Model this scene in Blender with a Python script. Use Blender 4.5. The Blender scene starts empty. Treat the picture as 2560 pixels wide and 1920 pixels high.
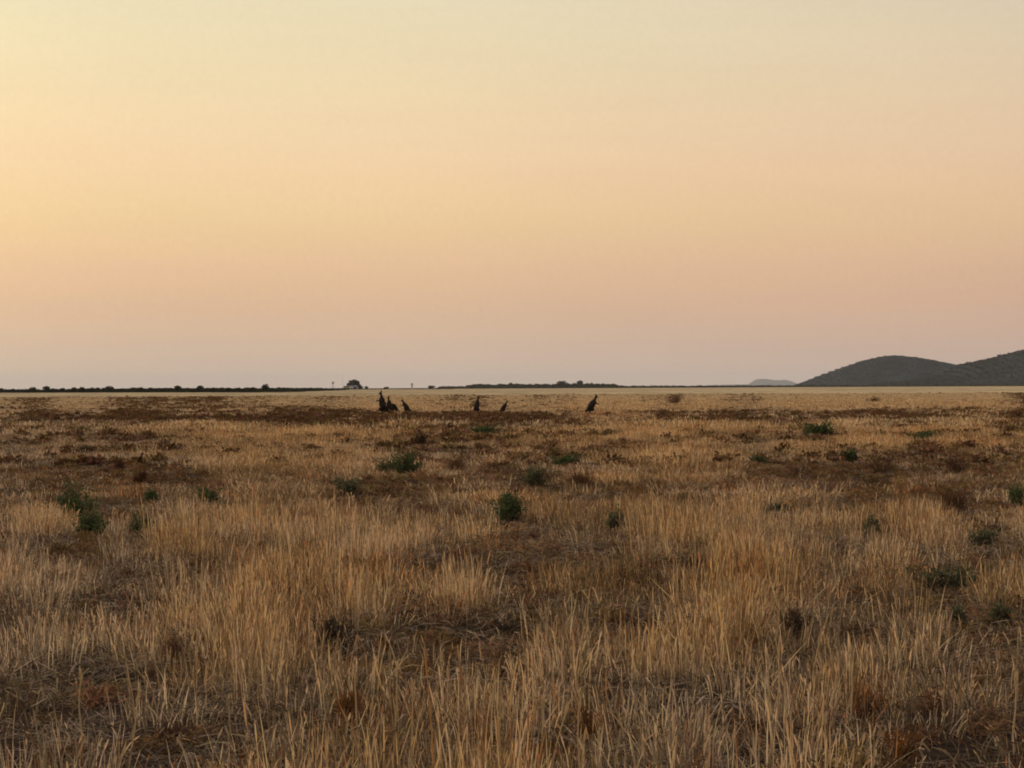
import bpy, math, random
import numpy as np
from mathutils import Vector, Matrix

C = bpy.context.scene.collection
S = bpy.context.scene
R = math.radians
rng = np.random.default_rng(7)
random.seed(7)

# ------------------------------------------------------------------ camera
FPX, CAMZ = 6022.0, 1.6                       # focal length in pixels of a 2560 wide frame
PITCH, ROLL = R(0.0857), R(0.246)
cam_d = bpy.data.cameras.new('camera')
cam_d.sensor_width = 36.0
cam_d.lens = 36.0 * FPX / 2560.0
cam_d.clip_start, cam_d.clip_end = 0.5, 200000.0
cam = bpy.data.objects.new('camera', cam_d)
C.objects.link(cam)
fwd = Vector((0, math.cos(PITCH), math.sin(PITCH)))
rgt = Vector((1, 0, 0)); up = rgt.cross(fwd)
rgt2 = rgt * math.cos(ROLL) - up * math.sin(ROLL)      # camera rolled clockwise: the horizon climbs to the right
up2 = rgt * math.sin(ROLL) + up * math.cos(ROLL)
cam.matrix_world = Matrix(((rgt2.x, up2.x, -fwd.x, 0), (rgt2.y, up2.y, -fwd.y, 0), (rgt2.z, up2.z, -fwd.z, CAMZ), (0, 0, 0, 1)))
S.camera = cam

def ray(px, py):
    return rgt2 * ((px - 1280) / FPX) + up2 * ((960 - py) / FPX) + fwd
def ground_at(px, py):
    d = ray(px, py); t = -CAMZ / d.z
    return Vector((d.x * t, d.y * t, 0))
def at_dist(px, dist):
    d = ray(px, 969); k = dist / d.y
    return Vector((d.x * k, dist, 0))
def horizon(px): return 969 - (px - 1280) * math.tan(ROLL)
def to_px(x, y, z=0.0):
    """reference survey of the field: ground point -> chart coordinates, arrays"""
    vx, vy, vz = x, y, z - CAMZ
    a = vx * rgt2.x + vy * rgt2.y + vz * rgt2.z
    b = vx * up2.x + vy * up2.y + vz * up2.z
    c = vx * fwd.x + vy * fwd.y + vz * fwd.z
    c = np.maximum(c, 1e-3)
    return 1280 + FPX * a / c, 960 - FPX * b / c

# ------------------------------------------------------------------ sky
def lin(c):
    return tuple(((v / 255) / 12.92 if v / 255 <= 0.04045 else ((v / 255 + 0.055) / 1.055) ** 2.4) for v in c)
W = bpy.data.worlds.new('World'); S.world = W; W.use_nodes = True
nt = W.node_tree; nt.nodes.clear()
N = nt.nodes.new; L = nt.links.new
def math_n(t, op, a, b=None, clamp=False):
    n = t.nodes.new('ShaderNodeMath'); n.operation = op; n.use_clamp = clamp
    for i, v in enumerate((a, b)):
        if v is None: continue
        if isinstance(v, (int, float)): n.inputs[i].default_value = v
        else: t.links.new(v, n.inputs[i])
    return n.outputs[0]
tc = N('ShaderNodeTexCoord'); nv = N('ShaderNodeVectorMath'); nv.operation = 'NORMALIZE'
L(tc.outputs['Generated'], nv.inputs[0])
sp = N('ShaderNodeSeparateXYZ'); L(nv.outputs[0], sp.inputs[0])
elev = math_n(nt, 'ARCSINE', sp.outputs['Z'])
t_el = math_n(nt, 'SQRT', math_n(nt, 'MAXIMUM', math_n(nt, 'DIVIDE', elev, math.pi / 2), 0.0))
az = math_n(nt, 'ARCTAN2', sp.outputs['X'], sp.outputs['Y'])
t_az = math_n(nt, 'MULTIPLY_ADD', az, 1 / (2 * math.pi)); 
t_az.node.inputs[2].default_value = 0.5
SKY = [(0.0, (205, 180, 163)), (0.4, (206, 180, 160)), (1.1, (210, 180, 155)), (2.1, (220, 183, 150)), (3.0, (228, 190, 152)),
       (4.0, (235, 201, 155)), (5.4, (240, 208, 167)), (7.3, (236, 214, 175)), (9.2, (231, 217, 184)), (14, (226, 219, 198)),
       (24, (218, 218, 208)), (45, (192, 199, 205)), (90, (160, 174, 194))]
ramp = N('ShaderNodeValToRGB'); ramp.color_ramp.interpolation = 'CARDINAL'
els = ramp.color_ramp.elements
while len(els) > 1: els.remove(els[0])
for i, (e, c) in enumerate(SKY):
    p = math.sqrt(e / 90)
    el = els[0] if i == 0 else els.new(p)
    el.position = p; el.color = (*lin(c), 1)
L(t_el, ramp.inputs[0])
gain = N('ShaderNodeValToRGB'); gain.color_ramp.interpolation = 'CARDINAL'
els = gain.color_ramp.elements
while len(els) > 1: els.remove(els[0])
G = [(-180, (.80, .76, .86)), (-120, (1.25, 1.15, .95)), (-75, (3.1, 2.6, 1.8)), (-35, (1.5, 1.5, 1.3)), (-12, (1.14, 1.14, 1.07)),
     (0, (1, 1, 1)), (12, (.89, .87, .93)), (35, (.72, .72, .84)), (90, (.62, .62, .78)), (180, (.80, .76, .86))]
for i, (a, c) in enumerate(G):
    p = a / 360 + 0.5
    el = els[0] if i == 0 else els.new(p)
    el.position = p; el.color = tuple(v * 0.5 for v in c) + (1,)
L(t_az, gain.inputs[0])
g2 = N('ShaderNodeVectorMath'); g2.operation = 'SCALE'; g2.inputs[3].default_value = 2.0; L(gain.outputs[0], g2.inputs[0])
fade = N('ShaderNodeMapRange'); fade.interpolation_type = 'SMOOTHSTEP'
fade.inputs[1].default_value = R(12); fade.inputs[2].default_value = R(75); fade.inputs[3].default_value = 1; fade.inputs[4].default_value = 0
L(elev, fade.inputs[0])
mg = N('ShaderNodeMix'); mg.data_type = 'RGBA'; L(fade.outputs[0], mg.inputs[0]); mg.inputs[6].default_value = (1, 1, 1, 1); L(g2.outputs[0], mg.inputs[7])
# brightness noise in the sky colour: broad faint streaks, fine mottling imitating sensor grain
mp = N('ShaderNodeMapping'); mp.inputs['Scale'].default_value = (2.0, 2.0, 16.0); L(nv.outputs[0], mp.inputs[0])
ns = N('ShaderNodeTexNoise'); ns.inputs['Scale'].default_value = 3.0; ns.inputs['Detail'].default_value = 4; L(mp.outputs[0], ns.inputs['Vector'])
str_ = N('ShaderNodeMapRange'); str_.inputs[3].default_value = 0.965; str_.inputs[4].default_value = 1.035; L(ns.outputs[0], str_.inputs[0])
nf_ = N('ShaderNodeTexNoise'); nf_.inputs['Scale'].default_value = 420; nf_.inputs['Detail'].default_value = 3; L(nv.outputs[0], nf_.inputs['Vector'])
fm = N('ShaderNodeMapRange'); fm.inputs[1].default_value = .25; fm.inputs[2].default_value = .75; fm.inputs[3].default_value = .982; fm.inputs[4].default_value = 1.018; L(nf_.outputs[0], fm.inputs[0])
strk = math_n(nt, 'MULTIPLY', str_.outputs[0], fm.outputs[0])
m1 = N('ShaderNodeVectorMath'); m1.operation = 'MULTIPLY'; L(ramp.outputs[0], m1.inputs[0]); L(mg.outputs[2], m1.inputs[1])
m2 = N('ShaderNodeVectorMath'); m2.operation = 'SCALE'; L(m1.outputs[0], m2.inputs[0]); L(strk, m2.inputs[3])
bg = N('ShaderNodeBackground'); L(m2.outputs[0], bg.inputs[0]); bg.inputs[1].default_value = 1.0
wo = N('ShaderNodeOutputWorld'); L(bg.outputs[0], wo.inputs[0])

# ------------------------------------------------------------------ sun: the last glow, low on the left
sd = bpy.data.lights.new('sun', 'SUN'); sd.energy = 1.5; sd.angle = R(35); sd.color = (1.0, 0.84, 0.66)
so = bpy.data.objects.new('sun', sd); C.objects.link(so)
saz, sel = R(-80), R(11)
dirv = Vector((math.sin(saz) * math.cos(sel), math.cos(saz) * math.cos(sel), math.sin(sel)))
so.rotation_euler = dirv.to_track_quat('Z', 'Y').to_euler(); so.location = (-30, 10, 20)

S.view_settings.view_transform = 'Standard'; S.view_settings.look = 'None'
S.view_settings.exposure = 0.0; S.view_settings.gamma = 1.0; S.view_settings.use_curve_mapping = False
S.cycles.use_denoising = True
S.cycles.max_bounces = 5; S.cycles.diffuse_bounces = 3; S.cycles.transmission_bounces = 3; S.cycles.volume_bounces = 1
S.cycles.pixel_filter_type = 'BLACKMAN_HARRIS'; S.cycles.filter_width = 1.9

# ------------------------------------------------------------------ helpers
def tag(o, label=None, cat=None, group=None, kind=None):
    if label: o['label'] = label
    if cat: o['category'] = cat
    if group: o['group'] = group
    if kind: o['kind'] = kind
    return o
def link(name, me, parent=None, loc=None):
    o = bpy.data.objects.new(name, me); C.objects.link(o)
    if parent is not None: o.parent = parent
    if loc is not None: o.location = loc
    return o
def empty(name, loc, rz=0.0, sc=1.0):
    o = bpy.data.objects.new(name, None); C.objects.link(o)
    o.location = loc; o.rotation_euler = (0, 0, rz); o.scale = (sc,) * 3 if isinstance(sc, (int, float)) else sc
    return o
class MB:
    def __init__(s): s.v = []; s.f = []; s.c = []; s.n = 0
    def add(s, v, f, c=None):
        v = np.asarray(v, float); s.v.append(v)
        s.f += [tuple(i + s.n for i in q) for q in f]
        s.c.append(np.tile(np.array([1, 1, 1] if c is None else c, float), (len(v), 1)) if c is None or np.ndim(c) == 1 else np.asarray(c, float))
        s.n += len(v)
    def box(s, lo, hi, c=None):
        x0, y0, z0 = lo; x1, y1, z1 = hi
        s.add([(x0,y0,z0),(x1,y0,z0),(x1,y1,z0),(x0,y1,z0),(x0,y0,z1),(x1,y0,z1),(x1,y1,z1),(x0,y1,z1)],
              [(0,3,2,1),(4,5,6,7),(0,1,5,4),(1,2,6,5),(2,3,7,6),(3,0,4,7)], c)
    def tube(s, pts, rad, k=6, c=None):
        pts = [Vector(p) for p in pts]; vs = []
        for i, p in enumerate(pts):
            d = (pts[min(i+1, len(pts)-1)] - pts[max(i-1, 0)]).normalized()
            a = d.cross(Vector((0.31, 0.95, 0.1))).normalized(); b = d.cross(a)
            r = rad[i] if hasattr(rad, '__len__') else rad
            vs += [p + (a * math.cos(2*math.pi*j/k) + b * math.sin(2*math.pi*j/k)) * r for j in range(k)]
        f = [(i*k+j, i*k+(j+1) % k, (i+1)*k+(j+1) % k, (i+1)*k+j) for i in range(len(pts)-1) for j in range(k)]
        f += [tuple(range(k))[::-1], tuple((len(pts)-1)*k + j for j in range(k))]
        s.add([tuple(v) for v in vs], f, c)
    def ribbon(s, pts, w, side, c=None):
        """flat blade along pts, tapering by the widths w, side = unit vector across"""
        pts = np.asarray(pts, float); side = np.asarray(side, float); w = np.asarray(w, float)
        vs = np.empty((2*len(pts), 3)); vs[0::2] = pts - side * w[:, None]; vs[1::2] = pts + side * w[:, None]
        s.add(vs, [(2*i, 2*i+1, 2*i+3, 2*i+2) for i in range(len(pts)-1)], c)
    def mesh(s, name, mat, smooth=False):
        me = bpy.data.meshes.new(name)
        v = np.concatenate(s.v)
        me.from_pydata(v.tolist(), [], s.f)
        ca = me.color_attributes.new('tone', 'FLOAT_COLOR', 'POINT')
        col = np.ones((len(v), 4)); col[:, :3] = np.concatenate(s.c)
        ca.data.foreach_set('color', col.ravel())
        if smooth: me.polygons.foreach_set('use_smooth', [True] * len(me.polygons))
        me.materials.append(mat); me.update()
        return me

def new_mat(name):
    m = bpy.data.materials.new(name); m.use_nodes = True
    m.node_tree.nodes.clear(); return m, m.node_tree
def plant_mat(name, base, instanced, transl=0.3, rough=0.75):
    """dry stems and leaves: diffuse + light passing through; colour = base * per blade tone * per tuft tint"""
    m, t = new_mat(name); n = t.nodes.new; l = t.links.new
    a = n('ShaderNodeAttribute'); a.attribute_name = 'tone'
    mul = n('ShaderNodeMix'); mul.data_type = 'RGBA'; mul.blend_type = 'MULTIPLY'; mul.inputs[0].default_value = 1
    mul.inputs[6].default_value = (*base, 1); l(a.outputs['Color'], mul.inputs[7]); out = mul.outputs[2]
    if instanced:
        b = n('ShaderNodeAttribute'); b.attribute_type = 'INSTANCER'; b.attribute_name = 'tint'
        m3 = n('ShaderNodeMix'); m3.data_type = 'RGBA'; m3.blend_type = 'MULTIPLY'; m3.inputs[0].default_value = 1
        l(out, m3.inputs[6]); l(b.outputs['Color'], m3.inputs[7]); out = m3.outputs[2]
        cap = n('ShaderNodeVectorMath'); cap.operation = 'MINIMUM'; l(out, cap.inputs[0]); cap.inputs[1].default_value = (.90, .66, .40); out = cap.outputs[0]
    else:
        ob = n('ShaderNodeTexCoord'); tx = n('ShaderNodeTexNoise'); tx.inputs['Scale'].default_value = 9; l(ob.outputs['Object'], tx.inputs['Vector'])
        mr = n('ShaderNodeMapRange'); mr.inputs[3].default_value = .7; mr.inputs[4].default_value = 1.3; l(tx.outputs[0], mr.inputs[0])
        sc = n('ShaderNodeVectorMath'); sc.operation = 'SCALE'; l(out, sc.inputs[0]); l(mr.outputs[0], sc.inputs[3]); out = sc.outputs[0]
    d = n('ShaderNodeBsdfDiffuse'); d.inputs['Roughness'].default_value = rough; l(out, d.inputs[0])
    tr = n('ShaderNodeBsdfTranslucent'); l(out, tr.inputs[0])
    mx = n('ShaderNodeMixShader'); mx.inputs[0].default_value = transl; l(d.outputs[0], mx.inputs[1]); l(tr.outputs[0], mx.inputs[2])
    o = n('ShaderNodeOutputMaterial'); l(mx.outputs[0], o.inputs[0])
    return m
def plain_mat(name, base, var=0.3, scale=3.0, rough=0.85, spec=0.2, detail=4):
    m, t = new_mat(name); n = t.nodes.new; l = t.links.new
    ob = n('ShaderNodeTexCoord'); tx = n('ShaderNodeTexNoise'); tx.inputs['Scale'].default_value = scale; tx.inputs['Detail'].default_value = detail
    l(ob.outputs['Object'], tx.inputs['Vector'])
    mr = n('ShaderNodeMapRange'); mr.inputs[1].default_value = .3; mr.inputs[2].default_value = .7
    mr.inputs[3].default_value = 1 - var; mr.inputs[4].default_value = 1 + var; l(tx.outputs[0], mr.inputs[0])
    sc = n('ShaderNodeVectorMath'); sc.operation = 'SCALE'; sc.inputs[0].default_value = base; l(mr.outputs[0], sc.inputs[3])
    b = n('ShaderNodeBsdfPrincipled'); l(sc.outputs[0], b.inputs['Base Color']); b.inputs['Roughness'].default_value = rough
    b.inputs['Specular IOR Level'].default_value = spec
    bp = n('ShaderNodeBump'); bp.inputs['Strength'].default_value = .3; l(tx.outputs[0], bp.inputs['Height']); l(bp.outputs[0], b.inputs['Normal'])
    o = n('ShaderNodeOutputMaterial'); l(b.outputs[0], o.inputs[0])
    return m

# ------------------------------------------------------------------ value noise for the field's cover
def make_noise(seed):
    g = np.random.default_rng(seed).random((256, 256))
    def f(x, y):
        xi = np.floor(x).astype(int); yi = np.floor(y).astype(int); fx = x - xi; fy = y - yi
        fx = fx*fx*(3-2*fx); fy = fy*fy*(3-2*fy)
        a = g[xi % 256, yi % 256]; b = g[(xi+1) % 256, yi % 256]; c = g[xi % 256, (yi+1) % 256]; d = g[(xi+1) % 256, (yi+1) % 256]
        return (a*(1-fx)+b*fx)*(1-fy)+(c*(1-fx)+d*fx)*fy
    return lambda x, y: (f(x, y) + .5*f(x*2.1+9, y*2.1+4) + .25*f(x*4.3+3, y*4.3+7)) / 1.75
nA, nB, nC_ = make_noise(1), make_noise(2), make_noise(3)

# patches of the field: (x, y, half width, half height) on the survey chart, weight
GOLD = [(640,1085,700,22,.9),(1700,1082,420,20,.9),(2350,1112,300,28,1.0),(300,1085,300,18,.5),(90,1325,150,45,1.0),(960,1480,90,45,1.3),
        (1280,1345,80,30,.9),(1460,1470,150,40,.9),(1900,1480,170,70,1.1),(740,1430,150,60,.8),(2060,1130,120,25,.6),(1330,1095,260,18,.7),
        (2480,1500,80,70,.7),(420,1400,140,60,.45),(1640,1350,120,50,.4),(1700,1150,160,25,.4),(700,1140,260,22,.5),(2280,1520,120,60,.5)]
DARK = [(1280,1046,1600,15,1.0),(2200,1034,520,14,.9),(760,1028,160,8,.8),(250,1200,370,32,1.25),(80,1180,150,26,.6),(1050,1215,170,26,1.0),
        (1330,1195,140,26,.8),(1480,1225,140,22,.8),(1720,1108,260,12,.5),(2150,1180,420,45,.55),(2390,1265,110,45,.8),(2050,1290,170,40,.5),
        (1730,1420,100,35,.9),(1130,1450,90,40,.7),(1200,1590,180,30,.8),(850,1610,90,40,.9),(1560,1570,120,24,1.0),(1990,1590,70,45,.9),
        (470,1640,90,50,.8),(240,1830,90,50,.8),(560,1800,90,45,.8),(960,1820,90,30,.8),(1280,1870,260,50,1.1),(2150,1800,120,50,.7),(1800,1870,160,60,.8),
        (2450,1850,150,50,.6),(700,1900,180,45,.9),(180,1900,180,35,.8),(160,1410,110,40,.6),(560,1420,80,30,.5),(1500,1390,90,30,.4),(2420,1430,120,40,.4)]
def patch(P, px, py):
    o = np.zeros_like(px)
    for x, y, a, b, w in P:
        q = ((px-x)/a)**2 + ((py-y)/b)**2
        o = np.maximum(o, w*np.clip(1.25-q, 0, 1))
    return o
EDGE_PX = [-600, 0, 400, 640, 720, 790, 850, 880, 1180, 1500, 2560, 3200]
EDGE_D = [1300, 1280, 1150, 1020, 1100, 1480, 1900, 3100, 4300, 4600, 5400, 5600]
def cover(x, y):
    """gold (tall straw), dark (dead weeds, bare soil) 0..1 and the distance of the field's far edge"""
    px, py = to_px(x, y)
    d = np.maximum(y, 1)
    pe = px
    wob = np.minimum(d/18, 6)
    px = px + (nC_(x/(1.3*wob)+3, y/(2.6*wob))-.5)*190; py = py + (nA(x/(1.7*wob)+60, y/(3*wob)+8)-.5)*np.clip((py-985)*.45, 0, 90)
    x, y = x + (nB(x/3.1+50, y/4.7)-.5)*2.6*np.minimum(wob, 2), y + (nC_(x/2.3+8, y/3.9+70)-.5)*4*np.minimum(wob, 3)
    k = np.clip(d / 40, .35, 12)                                        # broader patches read at distance
    a = nA(x/(2.2*k), y/(5.0*k)); b = nB(x/(np.where(k > 2.6, .42, .8)*k)+40, y/(np.where(k > 2.6, 2.2, 5.5)*k)); c = nC_(x/(6*k)+9, y/(14*k))
    far = np.clip((d-125)/60, 0, 1)*np.clip((1500-d)/900, 0, 1)
    st = nA(x/(.55*k)+77, y/(2.4*k)+13)
    gold = patch(GOLD, px, py) + (a-.5)*2.2 + (c-.5)*.8
    dark = patch(DARK, px, py)*(.55+.9*st) + (b-.51)*2.9*(1-.45*far) + (nA(x/1.1+33, y/2.4+21)-.5)*1.5*(1-far) - .22*far + far*(st-.56)*3.6
    gold = gold - dark*.5
    return np.clip(gold+.25, 0, 1.4), np.clip(dark, 0, 1.2), np.interp(pe, EDGE_PX, EDGE_D)

# ------------------------------------------------------------------ ground sheet
def ground_h(x, y):
    r = np.hypot(x, y)
    return ((nA(x/3.1+5, y/3.1)-.5)*.07 + (nB(x*1.3, y*1.3)-.5)*.035) * np.clip((220-r)/200, 0, 1)
ang = np.concatenate([np.arange(-180, -24, 6), np.arange(-24, 24.01, .12), np.arange(30, 180.1, 6)])
rad = np.concatenate([[0, 1, 2, 4, 6], np.arange(7.5, 20, .12), 20*1.012**np.arange(0, 190), np.geomspace(196, 62000, 175)])
A, RR = np.meshgrid(np.radians(ang), rad)
gx, gy = RR*np.sin(A), RR*np.cos(A)
gz = ground_h(gx, gy)
nr, na = gx.shape
idx = np.arange(nr*na).reshape(nr, na)
q = np.stack([idx[:-1, :-1], idx[:-1, 1:], idx[1:, 1:], idx[1:, :-1]], -1).reshape(-1, 4)
gm = bpy.data.meshes.new('ground')
gm.vertices.add(nr*na); gm.vertices.foreach_set('co', np.stack([gx, gy, gz], -1).ravel())
gm.loops.add(q.size); gm.loops.foreach_set('vertex_index', q[:, ::-1].ravel().astype(np.int32))
gm.polygons.add(len(q)); gm.polygons.foreach_set('loop_start', np.arange(0, q.size, 4, dtype=np.int32))
gm.polygons.foreach_set('use_smooth', np.ones(len(q), bool)); gm.update(); gm.validate()
gold, dark, edge = cover(gx, np.abs(gy))
soil = np.array([.058, .036, .024]); straw = np.array([.56, .395, .22]); brown = np.array([.165, .095, .05]); scrub = np.array([.035, .026, .02])
far = np.clip((RR-30)/160, 0, 1)[..., None]                              # litter hides more and more of the soil
cov = straw*(.8+.3*np.clip(gold, 0, 1))[..., None]
dk = np.clip(dark, 0, 1)[..., None]*np.clip(1.25-(RR[..., None]-400)/1300, .35, 1)
far = far**1.5; colr = soil*(1-far) + far*(cov*(1-dk*.8)+brown*dk*.8)
out = np.clip((RR/edge-1)*12, 0, 1)[..., None]
colr = colr*(1-out) + scrub*out
ca = gm.color_attributes.new('tone', 'FLOAT_COLOR', 'POINT')
ca.data.foreach_set('color', np.concatenate([colr, np.ones(colr.shape[:2]+(1,))], -1).ravel())
m, t = new_mat('soil_and_litter'); n = t.nodes.new; l = t.links.new
a_ = n('ShaderNodeAttribute'); a_.attribute_name = 'tone'
geo = n('ShaderNodeNewGeometry')
n1 = n('ShaderNodeTexNoise'); n1.inputs['Scale'].default_value = 14; n1.inputs['Detail'].default_value = 8; l(geo.outputs['Position'], n1.inputs['Vector'])
n2 = n('ShaderNodeTexNoise'); n2.inputs['Scale'].default_value = .35; n2.inputs['Detail'].default_value = 6; l(geo.outputs['Position'], n2.inputs['Vector'])
r1 = n('ShaderNodeMapRange'); r1.inputs[1].default_value = .3; r1.inputs[2].default_value = .7; r1.inputs[3].default_value = .55; r1.inputs[4].default_value = 1.5; l(n1.outputs[0], r1.inputs[0])
r2 = n('ShaderNodeMapRange'); r2.inputs[1].default_value = .35; r2.inputs[2].default_value = .65; r2.inputs[3].default_value = .75; r2.inputs[4].default_value = 1.2; l(n2.outputs[0], r2.inputs[0])
s1 = n('ShaderNodeVectorMath'); s1.operation = 'SCALE'; l(a_.outputs['Color'], s1.inputs[0]); l(r1.outputs[0], s1.inputs[3])
s2 = n('ShaderNodeVectorMath'); s2.operation = 'SCALE'; l(s1.outputs[0], s2.inputs[0]); l(r2.outputs[0], s2.inputs[3])
bs = n('ShaderNodeBsdfDiffuse'); bs.inputs['Roughness'].default_value = 1; l(s2.outputs[0], bs.inputs[0])
bp = n('ShaderNodeBump'); bp.inputs['Strength'].default_value = .8; bp.inputs['Distance'].default_value = .03; l(n1.outputs[0], bp.inputs['Height']); l(bp.outputs[0], bs.inputs['Normal'])
o_ = n('ShaderNodeOutputMaterial'); l(bs.outputs[0], o_.inputs[0])
gm.materials.append(m)
tag(link('ground', gm), 'flat dry plain of brown soil and straw litter running to the horizon', kind='structure')

# ------------------------------------------------------------------ hills (real ridges with depth)
def hill(name, dist, pts, depth, mat, label, rough, seed, bushes=0, step=22.0):
    px = np.array([p[0] for p in pts], float); py = np.array([p[1] for p in pts], float)
    X = (px-1280)/FPX*dist; H = (np.array([horizon(p) for p in px])-py)/FPX*dist
    xs = np.arange(X[0], X[-1], step); ys = np.linspace(-1, 1, 41)
    # smooth silhouette
    prof = np.interp(xs, X, H)
    kk = max(3, int(len(xs)*.02)) | 1
    prof = np.convolve(np.pad(prof, kk//2, 'edge'), np.ones(kk)/kk, 'valid')
    nz = make_noise(seed)
    XX, YY = np.meshgrid(xs, ys)
    bump = np.cos(YY*math.pi/2)**1.15
    w = nz(XX/(depth*.28), YY*4+seed)-.5; w2 = nz(XX/(depth*.06)+7, YY*16)-.5
    Z = prof[None]*bump*(1 + .45*w*np.abs(YY)) + rough*w2*np.minimum(1, prof[None]/30)*bump
    Z -= 2.0*(np.abs(YY) > .98)
    Yw = dist + YY*depth + prof[None]*0
    m_, n_ = XX.shape; ii = np.arange(m_*n_).reshape(m_, n_)
    v = np.stack([XX, Yw, Z-1.0], -1).reshape(-1, 3)
    f = np.stack([ii[:-1, :-1], ii[:-1, 1:], ii[1:, 1:], ii[1:, :-1]], -1).reshape(-1, 4)
    me = bpy.data.meshes.new(name); me.from_pydata(v.tolist(), [], f.tolist())
    me.polygons.foreach_set('use_smooth', [True]*len(f)); me.materials.append(mat); me.update()
    o = tag(link(name, me), label, kind='structure')
    return o, xs, prof, Z, Yw, XX
hillm = plain_mat('scrubby_hillside', (.025, .029, .032), var=.6, scale=.02, detail=10, rough=1, spec=0)
scrubm = plant_mat('slope_scrub', (.018, .021, .021), False, 0)
o1 = hill('hill', 8000, [(1985,967),(1999,961.5),(2020,952),(2061,934.5),(2109,917),(2144,905),(2178,895),(2212,887.5),(2230,886),(2247,886.5),(2291,891),(2333,899),(2367,907),(2398,912),(2450,922),(2560,940),(2700,964)],
          520, hillm, 'rounded grey green hill on the right horizon', 3, 11)
o2 = hill('hill', 7000, [(2150,967),(2195,959),(2260,953),(2330,944),(2375,930),(2398,914),(2436,903),(2470,897),(2494,890),(2521,883),(2560,873),(2640,858),(2760,850),(2950,870),(3200,930),(3400,962)],
          600, hillm, 'long scrub covered hill rising out of the right edge', 7, 12)
def hill_scrub(hl, dist, n, seed, rough, scrubm):
    """low trees over the whole slope, one mass on its hill"""
    o, xs, prof, Z, Yw, XX = hl; r = np.random.default_rng(seed); b = MB()
    for i in range(n):
        a, c = r.integers(2, Z.shape[0]//2+4), r.integers(1, Z.shape[1]-1)
        if Z[a, c] < 3: continue
        x, y, z = XX[a, c]+r.uniform(-9, 9), Yw[a, c]+r.uniform(-8, 8), Z[a, c]-2.4
        w = r.uniform(4, 9); h = r.uniform(1.2, 3.2)*rough
        k = 6; an = r.uniform(0, 1)+np.arange(k)*2*math.pi/k; rr = w*r.uniform(.35, .6, k)
        v = [(x+rr[j]*math.cos(an[j]), y+rr[j]*math.sin(an[j]), z+h*.35) for j in range(k)]+[(x+rr[j]*.5*math.cos(an[j]), y+rr[j]*.5*math.sin(an[j]), z+h*r.uniform(.8, 1)) for j in range(k)]
        v += [(x, y, z-1), (x, y, z+h)]
        f = [(2*k, (j+1) % k, j) for j in range(k)]+[(j, (j+1) % k, k+(j+1) % k, k+j) for j in range(k)]+[(k+j, k+(j+1) % k, 2*k+1) for j in range(k)]
        b.add(v, f, np.array([1, 1, r.uniform(.85, 1.15)])*r.uniform(.35, 1.7))
    ch = link('scrub_cover', b.mesh('scrub_cover', scrubm), o); ch['kind'] = 'stuff'
o3 = hill('hill', 58000, [(1864,966),(1874,960),(1886,949),(1900,946.5),(1920,947.5),(1944,951),(1965,948.5),(1979,953),(1996,960),(2010,966)],
          900, hillm, 'tiny pale blue flat topped hill far away left of the rounded hill', 2, 13, step=60)
o4 = hill('hill', 60000, [(1700,967),(1790,962.5),(1840,960.5),(1880,961),(2000,963),(2040,966)], 900, hillm, 'faint pale rise beyond the small blue hill', 1, 14, step=80)

hill_scrub(o1, 8000, 5000, 61, .8, plant_mat('far_slope_scrub', (.062, .074, .080), False, 0)); hill_scrub(o2, 7000, 8000, 62, 1.5, scrubm)

# ------------------------------------------------------------------ grass and weeds: forms
straw_m = plant_mat('dry_straw', (.58, .425, .27), True, .35)
weed_m = plant_mat('dead_weed', (.195, .11, .055), True, .12)
litter_m = plant_mat('fallen_straw', (.31, .22, .14), True, .1)
forms = {}
def store(kind, me):
    col = forms.setdefault(kind, bpy.data.collections.new(kind + '_forms'))
    o = bpy.data.objects.new('%s_form_%02d' % (kind, len(col.objects)), me); col.objects.link(o)
def tuft(n, spread, wide, seed, heads=.35, lean=.22):
    r = np.random.default_rng(seed); b = MB()
    for i in range(n):
        a = r.uniform(0, 2*math.pi); rr = spread*math.sqrt(r.random()); h = r.uniform(.35, 1.0)
        base = np.array([rr*math.cos(a), rr*math.sin(a), -.02])
        la = a + r.normal(0, .8); lm = abs(r.normal(0, lean))*h + .02; cv = r.uniform(1.2, 2.6)
        if r.random() < .08: lm += r.uniform(.15, .5); h *= .8                  # bent or broken stem
        ld = np.array([math.cos(la), math.sin(la), 0])
        ts = np.array([0, .35, .7, 1.0])
        pts = base + np.outer(ts**cv*lm, ld) + np.outer(ts*h*(1-.15*lm), [0, 0, 1])
        th = r.uniform(0, math.pi); side = np.array([math.cos(th), math.sin(th), 0])
        w = wide*r.uniform(.6, 1.3)
        tn = r.uniform(.32, 1.0) if r.random() > .24 else r.uniform(1.35, 2.1); c = np.array([1, r.uniform(.93, 1.04), r.uniform(.8, 1.12)])*tn
        if r.random() < .12 and tn < 1.1: c = c*np.array([.75, .55, .42])
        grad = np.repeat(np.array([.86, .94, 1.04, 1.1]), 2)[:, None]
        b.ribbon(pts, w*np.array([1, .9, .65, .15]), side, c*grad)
        if r.random() < heads:                                          # feathery seed head
            p0 = pts[2]*.35 + pts[3]*.65; p1 = pts[3] + (pts[3]-pts[2])*.25
            hp = np.linspace(p0*.6+pts[2]*.4, p1, 4)
            s2_ = np.array([-side[1], side[0], 0])
            for sd_ in (side, s2_):
                b.ribbon(hp, w*np.array([.5, 1.15, .9, .15]), sd_, np.tile(c*1.18, (8, 1)))
    return b
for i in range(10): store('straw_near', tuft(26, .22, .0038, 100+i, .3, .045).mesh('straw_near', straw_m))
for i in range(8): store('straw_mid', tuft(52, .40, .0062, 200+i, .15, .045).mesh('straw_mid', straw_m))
for i in range(8): store('straw_far', tuft(80, .9, .019, 300+i, 0, .10).mesh('straw_far', straw_m))
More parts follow.
